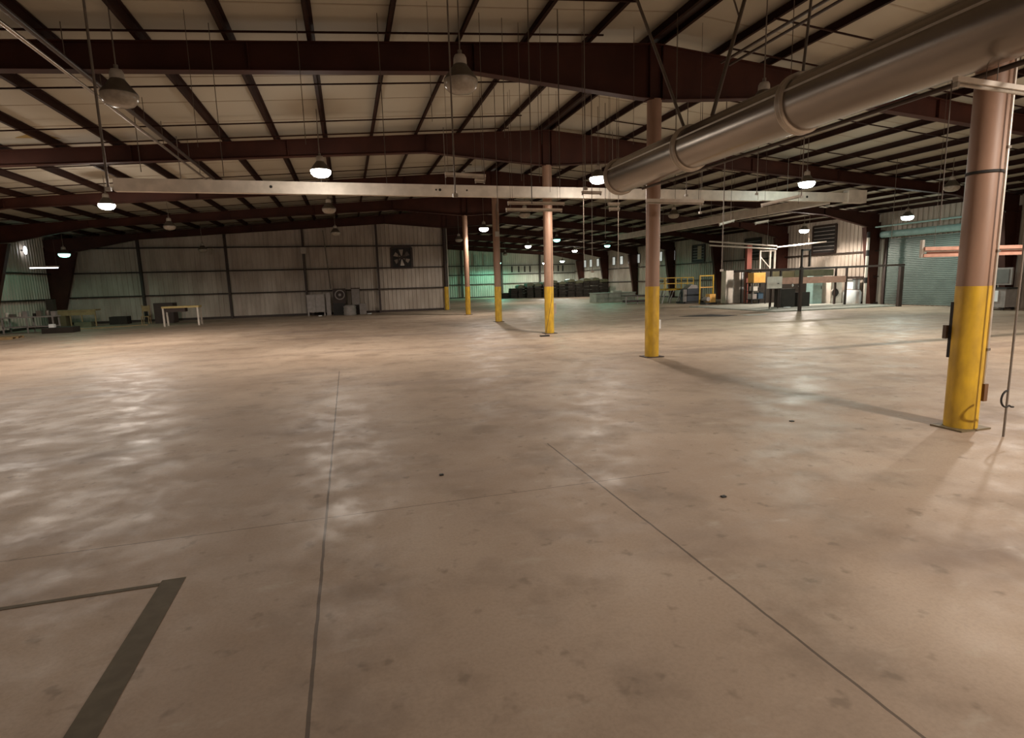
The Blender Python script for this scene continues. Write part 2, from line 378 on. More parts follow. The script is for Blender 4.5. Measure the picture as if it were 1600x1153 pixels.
# ------------------------------------------------------------------ white beams
wb = thing('white_beam', 'long white box beam hung across the hall in front of the third column', 'beam', (7.45, 19.55, 4.94))
part('beam', B().box(-13.75, 8.7, -.11, .11, 0, .37), M['white'], wb)
part('beam_end', B().box(8.7, 13.0, -.10, .10, .02, .38), M['white'], wb)
part('end_block', B().box(13.0, 13.95, -.15, .15, -.02, .50), M['white'], wb)
part('splice_plate', B().box(8.5, 8.9, -.125, .125, .03, .34), M['white'], wb)
part('knockout', B().lathe([(.05, 0), (.05, -.01)], (10.9, -.10, .19), 16, 'Y'), M['black'], wb)
for i, x in enumerate((-4.35, -4.22, -3.3, -9.5)): part('knockout', B().lathe([(.03 + .015 * (i % 2), 0), (.03 + .015 * (i % 2), -.008)], (x, -.11, .2), 12, 'Y'), M['black'], wb)
for x in (-12, -8, -4, 2.2, 6, 10): part('hanger', B().tube((x, 0, .37), (x, 0, top_z(7.45 + x) - 4.94 - .02), .012, 8), M['conduit'], wb)
w2 = thing('white_beam', 'white box beam running from the long beam back along the hall', 'beam', (19.75, 19.8, 4.90))
part('beam', B().box(-.14, .14, 0, 19.0, 0, .37), M['white'], w2)
for y in (3, 8, 13, 17): part('hanger', B().tube((0, y, .37), (0, y, top_z(19.75) - 4.90), .012, 8), M['conduit'], w2)

# ------------------------------------------------------------------ pendant lamps
hous = B().lathe([(.03, .44), (.10, .43), (.125, .38), (.135, .22), (.11, .19)], (0, 0, .08), 20).mesh('housing')
shad = B().lathe([(.12, .285), (.15, .24), (.33, .02), (.335, 0), (.325, 0), (.14, .22), (.11, .27)], (0, 0, .08), 28, caps=False).mesh('shade')
lens = B().lathe([(.325, .085), (.33, .04), (.31, -.03), (.24, -.10), (.13, -.13), (.02, -.14)], (0, 0, 0), 28).mesh('lens')
for me in (hous, shad, lens): me.transform(Matrix.Diagonal((.86, .86, .92, 1)))
for me, mm in ((hous, M['housing']), (shad, M['shade'])): me.materials.append(mm)
lens_m = {}
for k_, mm in (('off', 'lens_off'), ('warm', 'lens_warm'), ('cool', 'lens_cool'), ('green', 'lens_green')):
    c_ = lens.copy(); c_.materials.append(M[mm]); lens_m[k_] = c_
POW = {'warm': 1.0, 'cool': .85, 'green': .35}
def lamp(x, y, z, kind, label, power=1.0):
    t = thing('pendant_lamp', label, 'lamp', (x, y, z), 'pendant factory lamps')
    link('housing', hous, None, t); sh = link('shade', shad, None, t); link('lens', lens_m[kind], None, sh)
    part('stem', B().tube((0, 0, .50), (0, 0, top_z(x) - z + .18), .012, 8), M['conduit'], t)
    part('hook', B().lathe([(.035, 0), (.035, .06)], (0, 0, .49), 10), M['conduit'], t)
    if kind != 'off':
        l = bpy.data.lights.new('lamp_bulb', 'SPOT'); l.energy = 560 * power * POW[kind]; l.shadow_soft_size = .15; l.spot_size = math.radians(174); l.spot_blend = .25
        l.color = {'warm': WARM, 'cool': COOL, 'green': GREEN}[kind]
        o = bpy.data.objects.new('lamp_bulb', l); COL.objects.link(o); o.location = (0, 0, -.30); o.parent = t
        l2 = bpy.data.lights.new('lamp_glow', 'POINT'); l2.energy = 45 * power * POW[kind]; l2.shadow_soft_size = .2; l2.color = l.color
        o2 = bpy.data.objects.new('lamp_glow', l2); COL.objects.link(o2); o2.location = (0, 0, -.34); o2.parent = t
LAMPS = [
 (-8.6, 25.6, 5.3, 'warm', 'bright pendant lamp beside the bottom of the thick drop pipe', 1.8),
 (-.5, 17.9, 5.3, 'warm', 'bright pendant lamp just above the white beam, before the fan wall', 1.2),
 (8.31, 17.9, 5.3, 'warm', 'bright pendant lamp at the far end of the round duct', 1.2),
 (16.7, 17.75, 5.3, 'cool', 'bright pendant lamp over the white beam near its end block', 1.2),
 (28.3, 30.1, 4.72, 'warm', 'bright pendant lamp in front of the bright ribbed wall', 2.3),
 (28.5, 23.3, 4.77, 'cool', 'blue-green glowing pendant lamp in front of the roll-up door', .9),
 (8.43, 34.9, 5.3, 'warm', 'bright pendant lamp between the two thinnest free-standing columns', 1.1),
 (16.8, 51.9, 5.3, 'warm', 'lit pendant lamp left of the third column, above the tarped bales', 1.0),
 (16.8, 44.2, 5.3, 'green', 'dim green pendant lamp just beyond the third column', 1.0),
 (25.15, 60.5, 5.3, 'warm', 'lit pendant lamp above the corner between far wall and window row', 1.0),
 (25.15, 52.1, 5.3, 'green', 'green pendant lamp in front of the row of small windows', 1.2),
 (19.6, 73.2, 4.55, 'green', 'small green-white pendant lamp low before the far wall, beside fourth column', 3.2),
 (25.5, 71.8, 4.38, 'warm', 'small lit pendant lamp touching the third column edge, at the far wall', 1.0),
 (27.9, 71.5, 4.57, 'cool', 'small lit pendant lamp hanging low by the far corner', .9),
 (-15.4, 38.6, 4.24, 'green', 'dim green pendant lamp in front of the corner tapered column', .28),
 (-3.48, 11.55, 5.25, 'off', 'large unlit pendant lamp next to the long roof pipes', 1),
 (2.06, 9.8, 5.27, 'off', 'large unlit pendant lamp hanging before the roof frame haunch', 1),
 (-8.37, 32.7, 5.2, 'off', 'unlit pendant lamp high against the dark frame near the lamp by the drop pipe', 1),
 (-8.98, 42.1, 4.64, 'off', 'tiny unlit pendant lamp against the fan wall between two wall posts', 1),
 (-.5, 25.6, 5.2, 'off', 'unlit pendant lamp just under the white beam before the fan wall', 1),
 (-.44, 36.4, 5.2, 'off', 'unlit pendant lamp under another, at the top of the fan wall', 1),
 (8.27, 42.3, 5.2, 'off', 'small unlit pendant lamp beside the thinnest free-standing column', 1),
 (8.21, 9.95, 5.3, 'off', 'unlit pendant lamp whose body shows only above the round duct', 1),
 (17.9, 64, 5.2, 'off', 'tiny unlit pendant lamp right of the fourth column', 1),
 (23.67, 17.55, 5.25, 'off', 'unlit pendant lamp beside the thick column, above the roll-up door', 1),
 (8.57, 26.9, 5.2, 'off', 'unlit pendant lamp under the two thin strip lights', 1),
 (16.7, 26.7, 5.2, 'off', 'unlit pendant lamp beside the column where the duct ends', 1),
 # the same grid goes on behind the viewpoint
 (8.05, -1.4, 5.3, 'warm', 'lit pendant lamp behind the viewpoint over the duct line', 3.0),
 (16.7, 1.6, 5.3, 'warm', 'lit pendant lamp behind the viewpoint on the roll-up door side', 2.0),
 (16.7, 9.8, 5.3, 'warm', 'lit pendant lamp hidden above the round duct on the door side', 1.5),
 (-9.6, 19.1, 5.3, 'warm', 'lit pendant lamp beyond the picture edge on the fan-wall side', 1.2),
 (-8.6, 1.5, 5.3, 'warm', 'lit pendant lamp behind the viewpoint by the side wall', .8),
]
for a in LAMPS: lamp(*a)

# ------------------------------------------------------------------ strip lights
def strip(a, b, w, h, label, mm='white', tubes=1, hang=(.08, .92), cat='strip light', tops=None):
    a, b = Vector(a), Vector(b); t = thing('strip_light', label, cat, tuple(a)); b = b - a; z = Vector((0, 0, 0))
    ch = part('channel', B().obox(z, b, w, h), M[mm], t)
    dz = Vector((0, 0, -h / 2 - .022)); dn = b.normalized()
    for i in range(tubes): part('tube', B().tube(dn * .04 + dz, b - dn * .04 + dz, .018, 10), M['lens_off'] if mm != 'lit' else M['tube'], ch)
    for e in (dn * .02, b - dn * .02): part('socket', B().obox(e + dz * 1.2 - dn * .015, e + dz * 1.2 + dn * .015, .05, .05), M['housing'], ch)
    for f in hang:
        p = b * f; zt2 = top_z(a.x + p.x) - a.z
        if tops: zt2 = tops - a.z
        part('hanging_wire', B().tube((p.x, p.y, h / 2), (p.x, p.y, zt2), .0045, 6), M['wire'], t)
    return t
strip((2.64, 15, 4.83), (3.72, 15, 4.80), .07, .07, 'short white strip light over the beam, below the big unlit lamp')
strip((3.52, 15.4, 4.76), (3.80, 15.4, 4.75), .06, .05, 'stub of white strip light beside the end of another strip')
strip((4.57, 15.9, 4.26), (6.3, 15.9, 4.26), .06, .05, 'upper of two thin strip lights crossing the third column')
strip((4.57, 16.1, 4.10), (6.3, 16.1, 4.10), .06, .05, 'lower of two thin strip lights crossing the third column')
strip((6.5, 11.5, 3.71), (7.95, 11.5, 3.71), .08, .07, 'white strip light in front of the column where the duct ends', hang=(.5, .92))
strip((7.75, 16, 4.28), (8.13, 16, 4.28), .09, .05, 'upper short strip light under the duct end')
strip((7.79, 16, 4.13), (8.13, 16, 4.13), .08, .05, 'lower short strip light under the duct end')
strip((6.55, 15.2, 4.47), (7.15, 15.2, 4.47), .06, .05, 'short white strip light along the beam edge, right of third column')
strip((16.07, 22, 4.30), (16.83, 22, 4.48), .09, .07, 'tilted short strip light under the second white beam')
strip((17.96, 22, 4.36), (18.65, 22, 4.46), .09, .07, 'tilted strip light next to the white beams crossing')
strip((12.45, 15.0, 4.16), (13.95, 15.0, 4.46), .07, .06, 'sloping white strip light hung below the lamp over the beam')
strip((6.12, 4.6, 3.93), (7.25, 4.6, 3.89), .06, .05, 'long cream strip light crossing the thick column', hang=(.38, .52), tops=4.11)
pk = strip((14.05, 11, 2.55), (18.6, 11, 2.58), .12, .09, 'long faded pink double strip light passing behind the thick column', 'pink', 1)
part('lower_channel', B().obox((0, .02, -.17), (4.55, .02, -.14), .12, .08), M['pink'], pk)
part('web', B().box(.15, 4.5, -.01, .02, -.15, 0), mat('rusty_web', (.20, .08, .05), .6), pk)
part('end_hook', B().box(-.06, .02, -.02, .04, -.22, .22), M['housing'], pk)
tt = thing('strip_light', 'glowing white strip light low on the side wall before the corner column', 'strip light', (-16.0, 37.5, 3.5))
part('channel', B().box(-.7, .7, -.08, .08, .03, .09), M['white'], tt); part('tube', B().tube((-.66, 0, 0), (.66, 0, 0), .025, 10), M['tube'], tt)
for x in (-.6, .6): part('hanging_wire', B().tube((x, 0, .09), (x, 0, top_z(-16 + x) - 3.5), .006, 6), M['wire'], tt)
tt = thing('wall_light', 'oval bright wall lamp high on the side wall by the corner', 'lamp', (XL + .12, 40.9, 4.68))
part('bracket', B().box(-.12, .05, -.03, .03, -.03, .05), M['darksteel'], tt)
part('lens', B().lathe([(.02, -.24), (.06, -.18), (.09, 0), (.06, .18), (.02, .24)], (.12, 0, 0), 16), M['tube'], tt)

# ------------------------------------------------------------------ drops: conduits, cords and wires
DROPS = [
 (-3.64, 11, None, 3.72, .026, 'pipe', 'thick grey drop pipe beside the large unlit lamp and long roof pipes'),
 (1.83, 9.5, None, 3.48, .018, 'pipe', 'pale drop conduit passing beside the large unlit lamp before the haunch'),
 (-.56, 11.8, None, 4.69, .008, 'wire', 'thin wire hanging above the bright lamp before the fan wall'),
 (.88, 11.5, None, 3.96, .009, 'wire', 'thin wire crossing the white beam midway between lamp and strip light'),
 (1.74, 11, None, 5.0, .006, 'wire', 'very thin wire ending just short of the drop conduit by the unlit lamp'),
 (2.80, 11.4, None, 3.99, .008, 'wire', 'thin wire at the free end of the short white strip light'),
 (3.31, 11.6, None, 4.92, .008, 'wire', 'thin wire ending on the second roof frame, right of the big unlit lamp'),
 (3.53, 10.6, None, 3.48, .012, 'wire', 'dark cord left of the third column, reaching below the white beam'),
 (3.71, 11.8, None, 4.12, .008, 'wire', 'pale thin wire close by the dark cord left of third column'),
 (4.25, 12, None, 4.92, .006, 'wire', 'hair-thin wire directly above the third column'),
 (4.34, 11.2, None, 3.9, .014, 'wire', 'dark drop rod just right of the third column top'),
 (4.73, 10.8, None, 3.85, .012, 'pipe', 'pale drop rod left of the lamp at the duct end'),
 (5.29, 12.2, None, 2.84, .006, 'wire', 'long hair-thin wire left of the lamp at the duct end'),
 (6.39, 11.9, None, 4.98, .006, 'wire', 'hair-thin wire touching the top of the duct near its end'),
 (8.04, 16, None, 4.6, .010, 'wire', 'thin wire dropping behind the very end of the duct'),
 (9.14, 14, 4.92, 4.26, .014, 'pipe', 'short pale rod between duct and white beam, left of duct collar'),
 (10.28, 15, 5.18, 3.93, .010, 'pipe', 'short thin rod crossing the white beam under a duct collar'),
 (10.72, 14.5, 5.41, 2.21, .018, 'pipe', 'long pale drop conduit under the duct passing both white beams'),
 (12.26, 15, 5.83, 4.5, .016, 'pipe', 'pale drop rod reaching the white beam before its lamp'),
 (12.54, 13.5, 6.01, 4.2, .016, 'pipe', 'pale rod beside the lamp over the white beam end'),
 (6.77, 15, 4.34, 2.27, .014, 'pipe', 'long pale conduit hanging low between third column and duct-end column'),
 (8.25, 19, 4.96, 2.62, .010, 'wire', 'thin conduit close beside the long low-hanging conduit'),
 (9.61, 19, 4.65, 2.37, .012, 'wire', 'thin conduit hanging between short strip lights and the duct-end column'),
 (8.14, 17, 4.46, 3.32, .012, 'wire', 'short cord hanging below the lamp at the duct end'),
 (8.78, 15, None, 3.16, .006, 'wire', 'hair-thin wire right behind the duct-end column'),
 (12.11, 16, 5.66, 3.77, .008, 'wire', 'thin wire between the two white beams'),
 (4.16, 15.5, 5.64, 3.95, .010, 'wire', 'thin wire just left of the two strip lights'),
 (4.88, 14, 5.94, 4.48, .008, 'wire', 'pale thin wire on the second roof frame near third column'),
 (5.16, 14, 6.56, 4.25, .006, 'wire', 'hair-thin wire overlapping the third column'),
 (-2.07, 12, None, 4.11, .008, 'wire', 'thin wire hanging left of the bright lamp before the fan wall'),
 (-2.35, 11.5, None, 4.51, .006, 'wire', 'hair-thin wire between the roof pipes and the hanging thin wire'),
 (-4.85, 17, None, 5.05, .012, 'wire', 'short thin rod over the start of the white beam'),
 (6.08, 4.6, 3.91, 2.48, .006, 'wire', 'thin pale cord from the free end of the cream strip light'),
 (21.27, 18, None, 3.38, .012, 'wire', 'thin rod hanging right of the white beam end block'),
]
for x, y, zt_, zb, r, kind, lab in DROPS:
    zt_ = top_z(x) + .01 if zt_ is None or zt_ > 4.97 or kind == 'pipe' else zt_
    nm = 'drop_conduit' if kind == 'pipe' else 'hanging_wire'
    if zt_ < top_z(x) - .1 and y > 5: zt_ = top_z(x) + .01
    t = thing(nm, lab, 'conduit' if kind == 'pipe' else 'wire', (x, y, zb), 'drops hanging from the roof')
    part('rod', B().tube((0, 0, 0), (0, 0, zt_ - zb), r * .8, 8), M['conduit'] if kind == 'pipe' else M['wire'], t)
    if kind == 'pipe': part('end_fitting', B().box(-.04, .04, -.03, .03, -.06, .0), M['housing'], t)
p = thing('floor_pole', 'tall thin pole standing on the floor beside the thick column', 'pole', (7.47, 4.66, 0))
part('pole', B().tube((0, 0, .0), (0, 0, top_z(7.47)), .012, 10), M['conduit'], p)
hose = [(-.0 + .0, .0, .62)]
pts = []
for i in range(15):
    a = math.radians(95 + 205 * i / 14); pts.append((-.02 + .095 * math.cos(a), -.01, .47 + .10 * math.sin(a)))
pts += [(.06, -.01, .365), (.10, -.01, .36)]
part('hose_end', B().path(pts, .011, 8), M['black'], p)
cd = thing('power_cable', 'thin dark cord hanging slantwise beside the third column', 'cord', (7.0, 19.6, 0))
part('cord', B().path([(.42, .5, 3.6), (.30, .2, 1.4), (-.08, -.1, .05)], .008, 6), M['black'], cd)
part('plug_box', B().box(-.30, .04, -.2, -.06, .0, .045), M['black'], cd)

# ------------------------------------------------------------------ girts and posts on the walls
def bar(name, label, cat, b, m='darksteel', group=None): return tag(part(name, b, M[m]), label, cat, group)
hn = ['lowest', 'middle', 'upper']
for i, z in enumerate((1.80, 3.38, 5.0)):
    b = B().box(XL + .1, RX, YE - .24, YE - .035, z - .012, z + .012).box(XL + .1, RX, YE - .24, YE - .225, z - .07, z + .012)
    bar('wall_girt', '%s horizontal dark rail along the fan wall' % hn[i], 'wall rail', b, group='horizontal wall rails')
for i, z in enumerate((1.75, 3.35)):
    for (nm, x0, x1, y0, y1, w) in (('window-row side wall', XR - .24, XR - .035, 28.0, YF - .1, 0), ('side wall at the cluttered benches', XL + .035, XL + .24, Y0 + .2, YE - .3, 0)):
        fx = x0 if x0 > 0 else x1 - .015
        b = B().box(x0, x1, y0, y1, z - .012, z + .012).box(fx, fx + .015, y0, y1, z - .07, z + .012)
        bar('wall_girt', '%s horizontal dark rail along the %s' % (('lower', 'upper')[i], nm), 'wall rail', b, group='horizontal wall rails')
for i, z in enumerate((1.9, 3.2, 4.4)):
    b = B().box(RX + .5, XR - .2, YF - .24, YF - .035, z - .012, z + .012).box(RX + .5, XR - .2, YF - .24, YF - .225, z - .09, z + .012)
    bar('wall_girt', '%s horizontal dark rail along the far wall' % hn[i], 'wall rail', b, group='horizontal wall rails')
pl = ['fan wall post nearest the corner column', 'fan wall post behind the yellow-topped table', 'fan wall post beside the grey legged cabinet', 'fan wall post next to the exhaust fan']
for (x, lab) in zip((-13.32, -7.97, -2.85, 2.35), pl):
    t = thing('wall_post', 'dark steel ' + lab, 'wall post', (x, YE - .36, 0), 'vertical wall posts')
    h = deck_z(x) - .25
    part('web', B().box(-.006, .006, -.1, .1, 0, h), M['darksteel'], t)
    part('front_flange', B().box(-.075, .075, -.112, -.1, 0, h), M['darksteel'], t); part('rear_flange', B().box(-.075, .075, .1, .112, 0, h), M['darksteel'], t)
for (x, lab) in zip((15.3, 21.0, 26.7), ('far wall post closest to the green-lit panels', 'far wall post behind the third column', 'far wall post by the low corner lamps')):
    bar('wall_post', 'dark steel ' + lab, 'wall post', B().box(x - .12, x + .12, YF - .42, YF - .25, 0, deck_z(x) - .25), group='vertical wall posts')
# slim pipe and boxes on the fan wall
t = thing('wall_conduit', 'pale conduit climbing the fan wall above the scrap machinery', 'conduit', (-1.15, 43.9, 1.9))
part('conduit', B().tube((0, 0, 0), (-.25, 0, 4.2), .04, 8), M['conduit'], t)
t = thing('junction_box', 'small grey box on the post beside the grey cabinet', 'box', (-2.83, 43.83, 4.45))
part('box', B().box(-.18, .18, -.12, .09, 0, .45), M['housing'], t); part('conduit', B().tube((0, 0, -1.3), (0, 0, 0), .02, 6), M['conduit'], t)

# exhaust fan in the fan wall
f = thing('exhaust_fan', 'square dark exhaust fan with pale blades set in the corrugated wall', 'fan', (4.18, YE - .1, 3.34))
fr = B()
for a in (((-.76, .0), (.76, .0)), ((-.76, 1.52), (.76, 1.52)), ((-.76, 0), (-.76, 1.52)), ((.76, 0), (.76, 1.52))):
    fr.obox((a[0][0], 0, a[0][1]), (a[1][0], 0, a[1][1]), .16, .12)
part('frame', fr, M['darksteel'], f)
part('backing', B().box(-.74, .74, .02, .06, .03, 1.5), M['black'], f)
for i in range(6):
    a = 2 * PI * i / 6 + .3; b = B()
    c1, s1 = math.cos(a), math.sin(a); c2, s2 = math.cos(a + .55), math.sin(a + .55)
    P = [(.12 * c1, -.01, .12 * s1), (.62 * c1, -.06, .62 * s1), (.64 * c2, .0, .64 * s2), (.14 * c2, .01, .14 * s2)]
    Q = [(x, y + .008, z) for x, y, z in P]
    b.add(P + Q, [(0, 1, 2, 3), (7, 6, 5, 4), (0, 4, 5, 1), (1, 5, 6, 2), (2, 6, 7, 3), (3, 7, 4, 0)])
    part('blade', b, mat('fan_blade_%d' % i, (.34, .28, .23) if i % 3 else (.16, .13, .11), .45, .3), f, (0, 0, .76))
part('motor', B().lathe([(.13, -.12), (.13, .05)], (0, 0, .76), 18, 'Y'), M['darksteel'], f)
for x in (-.25, .25): part('brace', B().box(x - .03, x + .03, -.10, -.08, .0, 1.52), M['darksteel'], f)

# ------------------------------------------------------------------ right side wall: windows, openings, door
ys = [73.8, 71.86, 69.6, 67.1, 64.9, 62.85, 60.75, 58.75, 53.95, 51.48]
for i, y in enumerate(ys):
    x = XR - .05; z0, z1 = 3.78, 4.78
    w = struct('window_%d' % (i + 1), B().box(x - .02, x + .01, y - .36, y + .36, z0, z1), M['pane'])
    b = B(); 
    for a, c in (((y - .39, z0), (y + .39, z0)), ((y - .39, z1), (y + .39, z1)), ((y - .39, z0), (y - .39, z1)), ((y + .39, z0), (y + .39, z1))):
        b.obox((x - .02, a[0], a[1]), (x - .02, c[0], c[1]), .05, .06)
    part('window_frame', b, M['darksteel'], w)
def opening(n, y0, y1, z0, z1, lit):
    x = XR - .05
    w = struct('window_%d' % n, B().box(x - .02, x + .01, y0, y1, z0, z1), M['black']); b = B()
    for a, c in (((y0, z0), (y1, z0)), ((y0, z1), (y1, z1)), ((y0, z0), (y0, z1)), ((y1, z0), (y1, z1))):
        b.obox((x - .03, a[0], a[1]), (x - .03, c[0], c[1]), .08, .12)
    part('window_frame', b, M['darksteel'], w)
    lv = B(); z = z0 + .2
    while z < z1 - .1: lv.box(x - .07, x - .05, y0 + .1, y1 - .1, z, z + .05); z += .26
    part('louvre', lv, M['greymetal'], w)
    if lit: part('lit_panel', B().box(x - .06, x - .04, (y0 + y1) / 2 - .5, (y0 + y1) / 2 + .1, z0 + .2, z1 - .1), mat('lit_tan', (.42, .33, .2), .6), w)  # tan colour imitates something lit inside the dark opening
opening(11, 46.2, 48.1, 3.45, 5.0, True)
opening(12, 38.7, 40.6, 3.5, 5.0, False)
opening(13, 31.4, 33.4, 3.4, 5.3, False)
# roll-up door
x = XR - .06
db = B(); z = 0.03
while z < 4.0:
    db.prism([(0, z), (-.03, z + .02), (-.03, z + .085), (0, z + .10)], 'Y', 21.4, 27.45); z += .105
db2 = B(); db2.v = [(v[0] + x, v[1], v[2]) for v in db.v]; db2.f = db.f; db2.smooth = db.smooth
door = struct('door_1', db2, M['greydoor'])
part('door_barrel', B().tube((x - .28, 21.2, 4.28), (x - .28, 27.7, 4.28), .2, 20), M['teal'], door)
for y in (21.3, 27.55): part('door_track', B().box(x - .10, x + .0, y - .08, y + .08, 0, 4.1), M['darksteel'], door)
for y in (21.15, 27.75): part('barrel_bracket', B().box(x - .42, x, y - .02, y + .02, 4.02, 4.55), M['darksteel'], door)
t = thing('heater_pipe', 'thin pale pipe running level above the roll-up door barrel', 'pipe', (31.3, 24, 4.72))
part('pipe', B().tube((0, -3.5, .05), (0, 3.6, 0), .05, 10), M['teal'], t)
for y in (-2, 2): part('hanger', B().tube((0, y, 0), (0, y, deck_z(31.3) - 4.75), .01, 6), M['wire'], t)
t = thing('standpipe', 'upright white pipe with black bands beside the roll-up door', 'pipe', (30.9, 27.7, 0))
part('pipe', B().tube((0, 0, 0), (0, 0, 4.4), .085, 14), M['white'], t)
for z in (1.35, 3.0, 4.1): part('band', B().tube((0, 0, z), (0, 0, z + .35), .095, 14), M['black'], t)

# concrete pad with the dark portal frame
pad = tag(part('concrete_pad', B().box(22.2, 31.0, 25.35, 33.4, 0, .07), M['concrete']), 'slightly raised pale concrete pad under the dark portal frame', 'slab')
g = thing('portal_frame', 'dark steel portal frame standing at the edge of the concrete pad', 'frame', (24, 25.2, 0))
part('post', B().box(-.42, -.28, -.07, .07, 0, 2.4), M['darksteel'], g)
part('post', B().box(6.55, 6.80, -.08, .08, 0, 2.3), M['darksteel'], g)
part('top_rail', B().obox((-4.6, 0, 2.24), (6.85, 0, 2.38), .12, .11), M['darksteel'], g)
part('upright', B().box(-.40, -.32, -.05, .05, 2.4, 3.32), M['darksteel'], g)
part('upright', B().box(.12, .19, -.05, .05, 2.4, 3.3), M['darksteel'], g)
part('cross_piece', B().box(-.40, .19, -.05, .05, 3.25, 3.33), M['darksteel'], g)
t = thing('dark_partition', 'long dark low partition standing behind the racks on the pad', 'partition', (28.0, 33.5, 0))
part('panel', B().box(0, 4.0, 0, .1, 0, 2.3), mat('dark_board', (.035, .026, .020), .7), t)
part('upper_panel', B().box(.9, 4.0, -.02, 0, 1.7, 2.25), mat('olive_board', (.075, .065, .03), .7), t)
part('top_rail', B().box(-.05, 4.05, -.04, .14, 2.3, 2.37), M['white'], t)
# upper railing and white pipes in front of the bright wall
r = thing('white_railing', 'white upper railing with a slanted brace beside a rusty post', 'railing', (28.3, 34.25, 2.46))
for y_, x_ in ((-.1, .1), (-.1, .95), (-.1, 1.35)): part('post', B().box(x_ - .05, x_ + .05, y_ - .05, y_ + .05, 0, 1.3), M['white'], r)
part('brace', B().tube((.12, -.1, .85), (.92, -.1, .1), .04, 8), M['white'], r)
part('rail', B().obox((.1, -.1, 1.25), (1.35, -.1, 1.25), .05, .05), M['white'], r)
part('deck_edge', B().box(-.9, 4.2, -.55, .1, -.1, 0), M['darksteel'], r)
part('leg', B().box(-.9, -.8, -.3, -.2, -2.38, -.1), M['darksteel'], r); part('leg', B().box(4.1, 4.2, -.3, -.2, -2.38, -.1), M['darksteel'], r)
t = thing('rusty_post', 'rust-red upright channel at the end of the white railing', 'post', (27.9, 34.75, .07)); part('post', B().box(-.2, .2, -.12, .12, 0, 4.1), mat('rust_red', (.22, .06, .04), .7), t)
t = thing('white_pipe', 'pair of white pipes angling across before the bright wall', 'pipe', (24.0, 30.2, 3.85))
part('pipe', B().tube((-2.6, 0, .28), (2.6, .3, -.02), .05, 10), M['white'], t); part('pipe', B().tube((-2.6, 0, .05), (2.6, .3, -.22), .05, 10), M['white'], t)
part('pipe', B().tube((2.6, .3, -.1), (6.8, .6, .25), .05, 10), M['white'], t)
for x_ in (-1.5, 1.8, 5): part('hanger', B().tube((x_, .2, 0), (x_, .2, top_z(24 + x_) - 3.85), .01, 6), M['wire'], t)

# ------------------------------------------------------------------ goods on and near the pad
Z1 = .07
def crate(name, label, cat, x0, x1, y0, y1, z0, z1, m, extra=None, rz=0):
    t = thing(name, label, cat, ((x0 + x1) / 2, (y0 + y1) / 2, z0), None, rz); w, dd, h = (x1 - x0) / 2, (y1 - y0) / 2, z1 - z0
    part('body', B().box(-w, w, -dd, dd, 0, h), M[m], t)
    if extra: extra(t, w, dd, h)
    return t
def panel_lines(t, w, dd, h):
    part('door', B().box(-w + .04, w - .04, -dd - .02, -dd, .08, h - .06), M['greymetal'], t)
    part('handle', B().box(w * .6, w * .6 + .03, -dd - .05, -dd - .02, h * .45, h * .6), M['black'], t)
t = thing('white_partition', 'tall pale partition cabinet beside the yellow platform', 'cabinet', (27.65, 35.9, 0))
part('panel', B().box(-.75, .55, -.04, .5, 0.03, 2.42), M['white'], t); part('edge_strip', B().box(.56, .62, -.06, .5, 0.03, 2.42), M['darksteel'], t)
part('panel', B().box(.63, 1.30, -.03, .5, 0.03, 2.42), M['brightwhite'], t); part('foot', B().box(-.75, 1.35, -.03, .45, 0, .03), M['black'], t)
t = thing('shadow_triangle', 'grey triangle standing in for a shadow on the pale partition', 'sheet', (28.5, 35.3, .07))  # added grey triangle imitates the slanted shadow on the partition
part('sheet', B().add([(-.55, -.1, 0), (.35, -.1, 0), (.35, .35, 1.35), (-.55, -.07, 0), (.35, -.07, 0), (.35, .38, 1.35)], [(0, 1, 2), (5, 4, 3), (0, 3, 4, 1), (1, 4, 5, 2), (2, 5, 3, 0)]), M['greymetal'], t)
t = thing('rack', 'dark open rack standing right of the pale partition', 'rack', (27.2, 33.0, Z1))
for x_ in (-.55, .55):
    for y_ in (-.3, .3): part('upright', B().box(x_ - .03, x_ + .03, y_ - .03, y_ + .03, 0, 1.45), M['black'], t)
for z_ in (.3, .85, 1.4): part('shelf', B().box(-.58, .58, -.33, .33, z_, z_ + .04), M['black'], t)
crate('orange_cabinet', 'orange metal box sitting on top of the dark rack', 'box', 26.75, 27.7, 32.7, 33.3, Z1 + 1.44, Z1 + 2.12, 'orange')
for i, (x_, z_, w_, h_, mm) in enumerate(((26.9, Z1 + .34, .22, .35, 'greymetal'), (27.45, Z1 + .34, .2, .42, 'blue'), (27.0, Z1 + .89, .18, .3, 'white'), (27.45, Z1 + .89, .22, .22, 'bale'))):
    crate('parts_bin', ['grey bin low in the dark rack', 'blue bin low in the dark rack', 'pale bin on the middle rack shelf', 'black bin on the middle rack shelf'][i], 'bin', x_ - w_, x_ + w_, 32.8, 33.2, z_, z_ + h_, mm)
t = thing('sign_board', 'light grey board on a stand in front of the dark shelving', 'board', (23.85, 27.4, Z1))
part('board', B().box(-.52, .52, -.02, .02, 1.16, 1.84), M['white'], t)
for x_ in (-.3, .3): part('leg', B().box(x_ - .02, x_ + .02, -.02, .02, 0, 1.15), M['darksteel'], t)
part('clip', B().box(.2, .3, -.04, -.02, 1.42, 1.46), M['black'], t)
t = thing('pallet_rack', 'pallet rack with a faded pink beam over dark goods', 'rack', (27.1, 28.0, Z1))
for x_ in (-2.3, 2.6): 
    for y_ in (0, .8): part('upright', B().box(x_ - .05, x_ + .05, y_ - .05, y_ + .05, 0, 2.3), M['darksteel'], t)
for y_ in (0, .8): part('beam', B().box(-2.3, 2.6, y_ - .04, y_ + .04, 1.38, 1.76), M['pink'], t)
part('mesh_back', B().box(-.5, 2.5, 0.86, .88, 1.8, 2.2), M['tarp'], t)
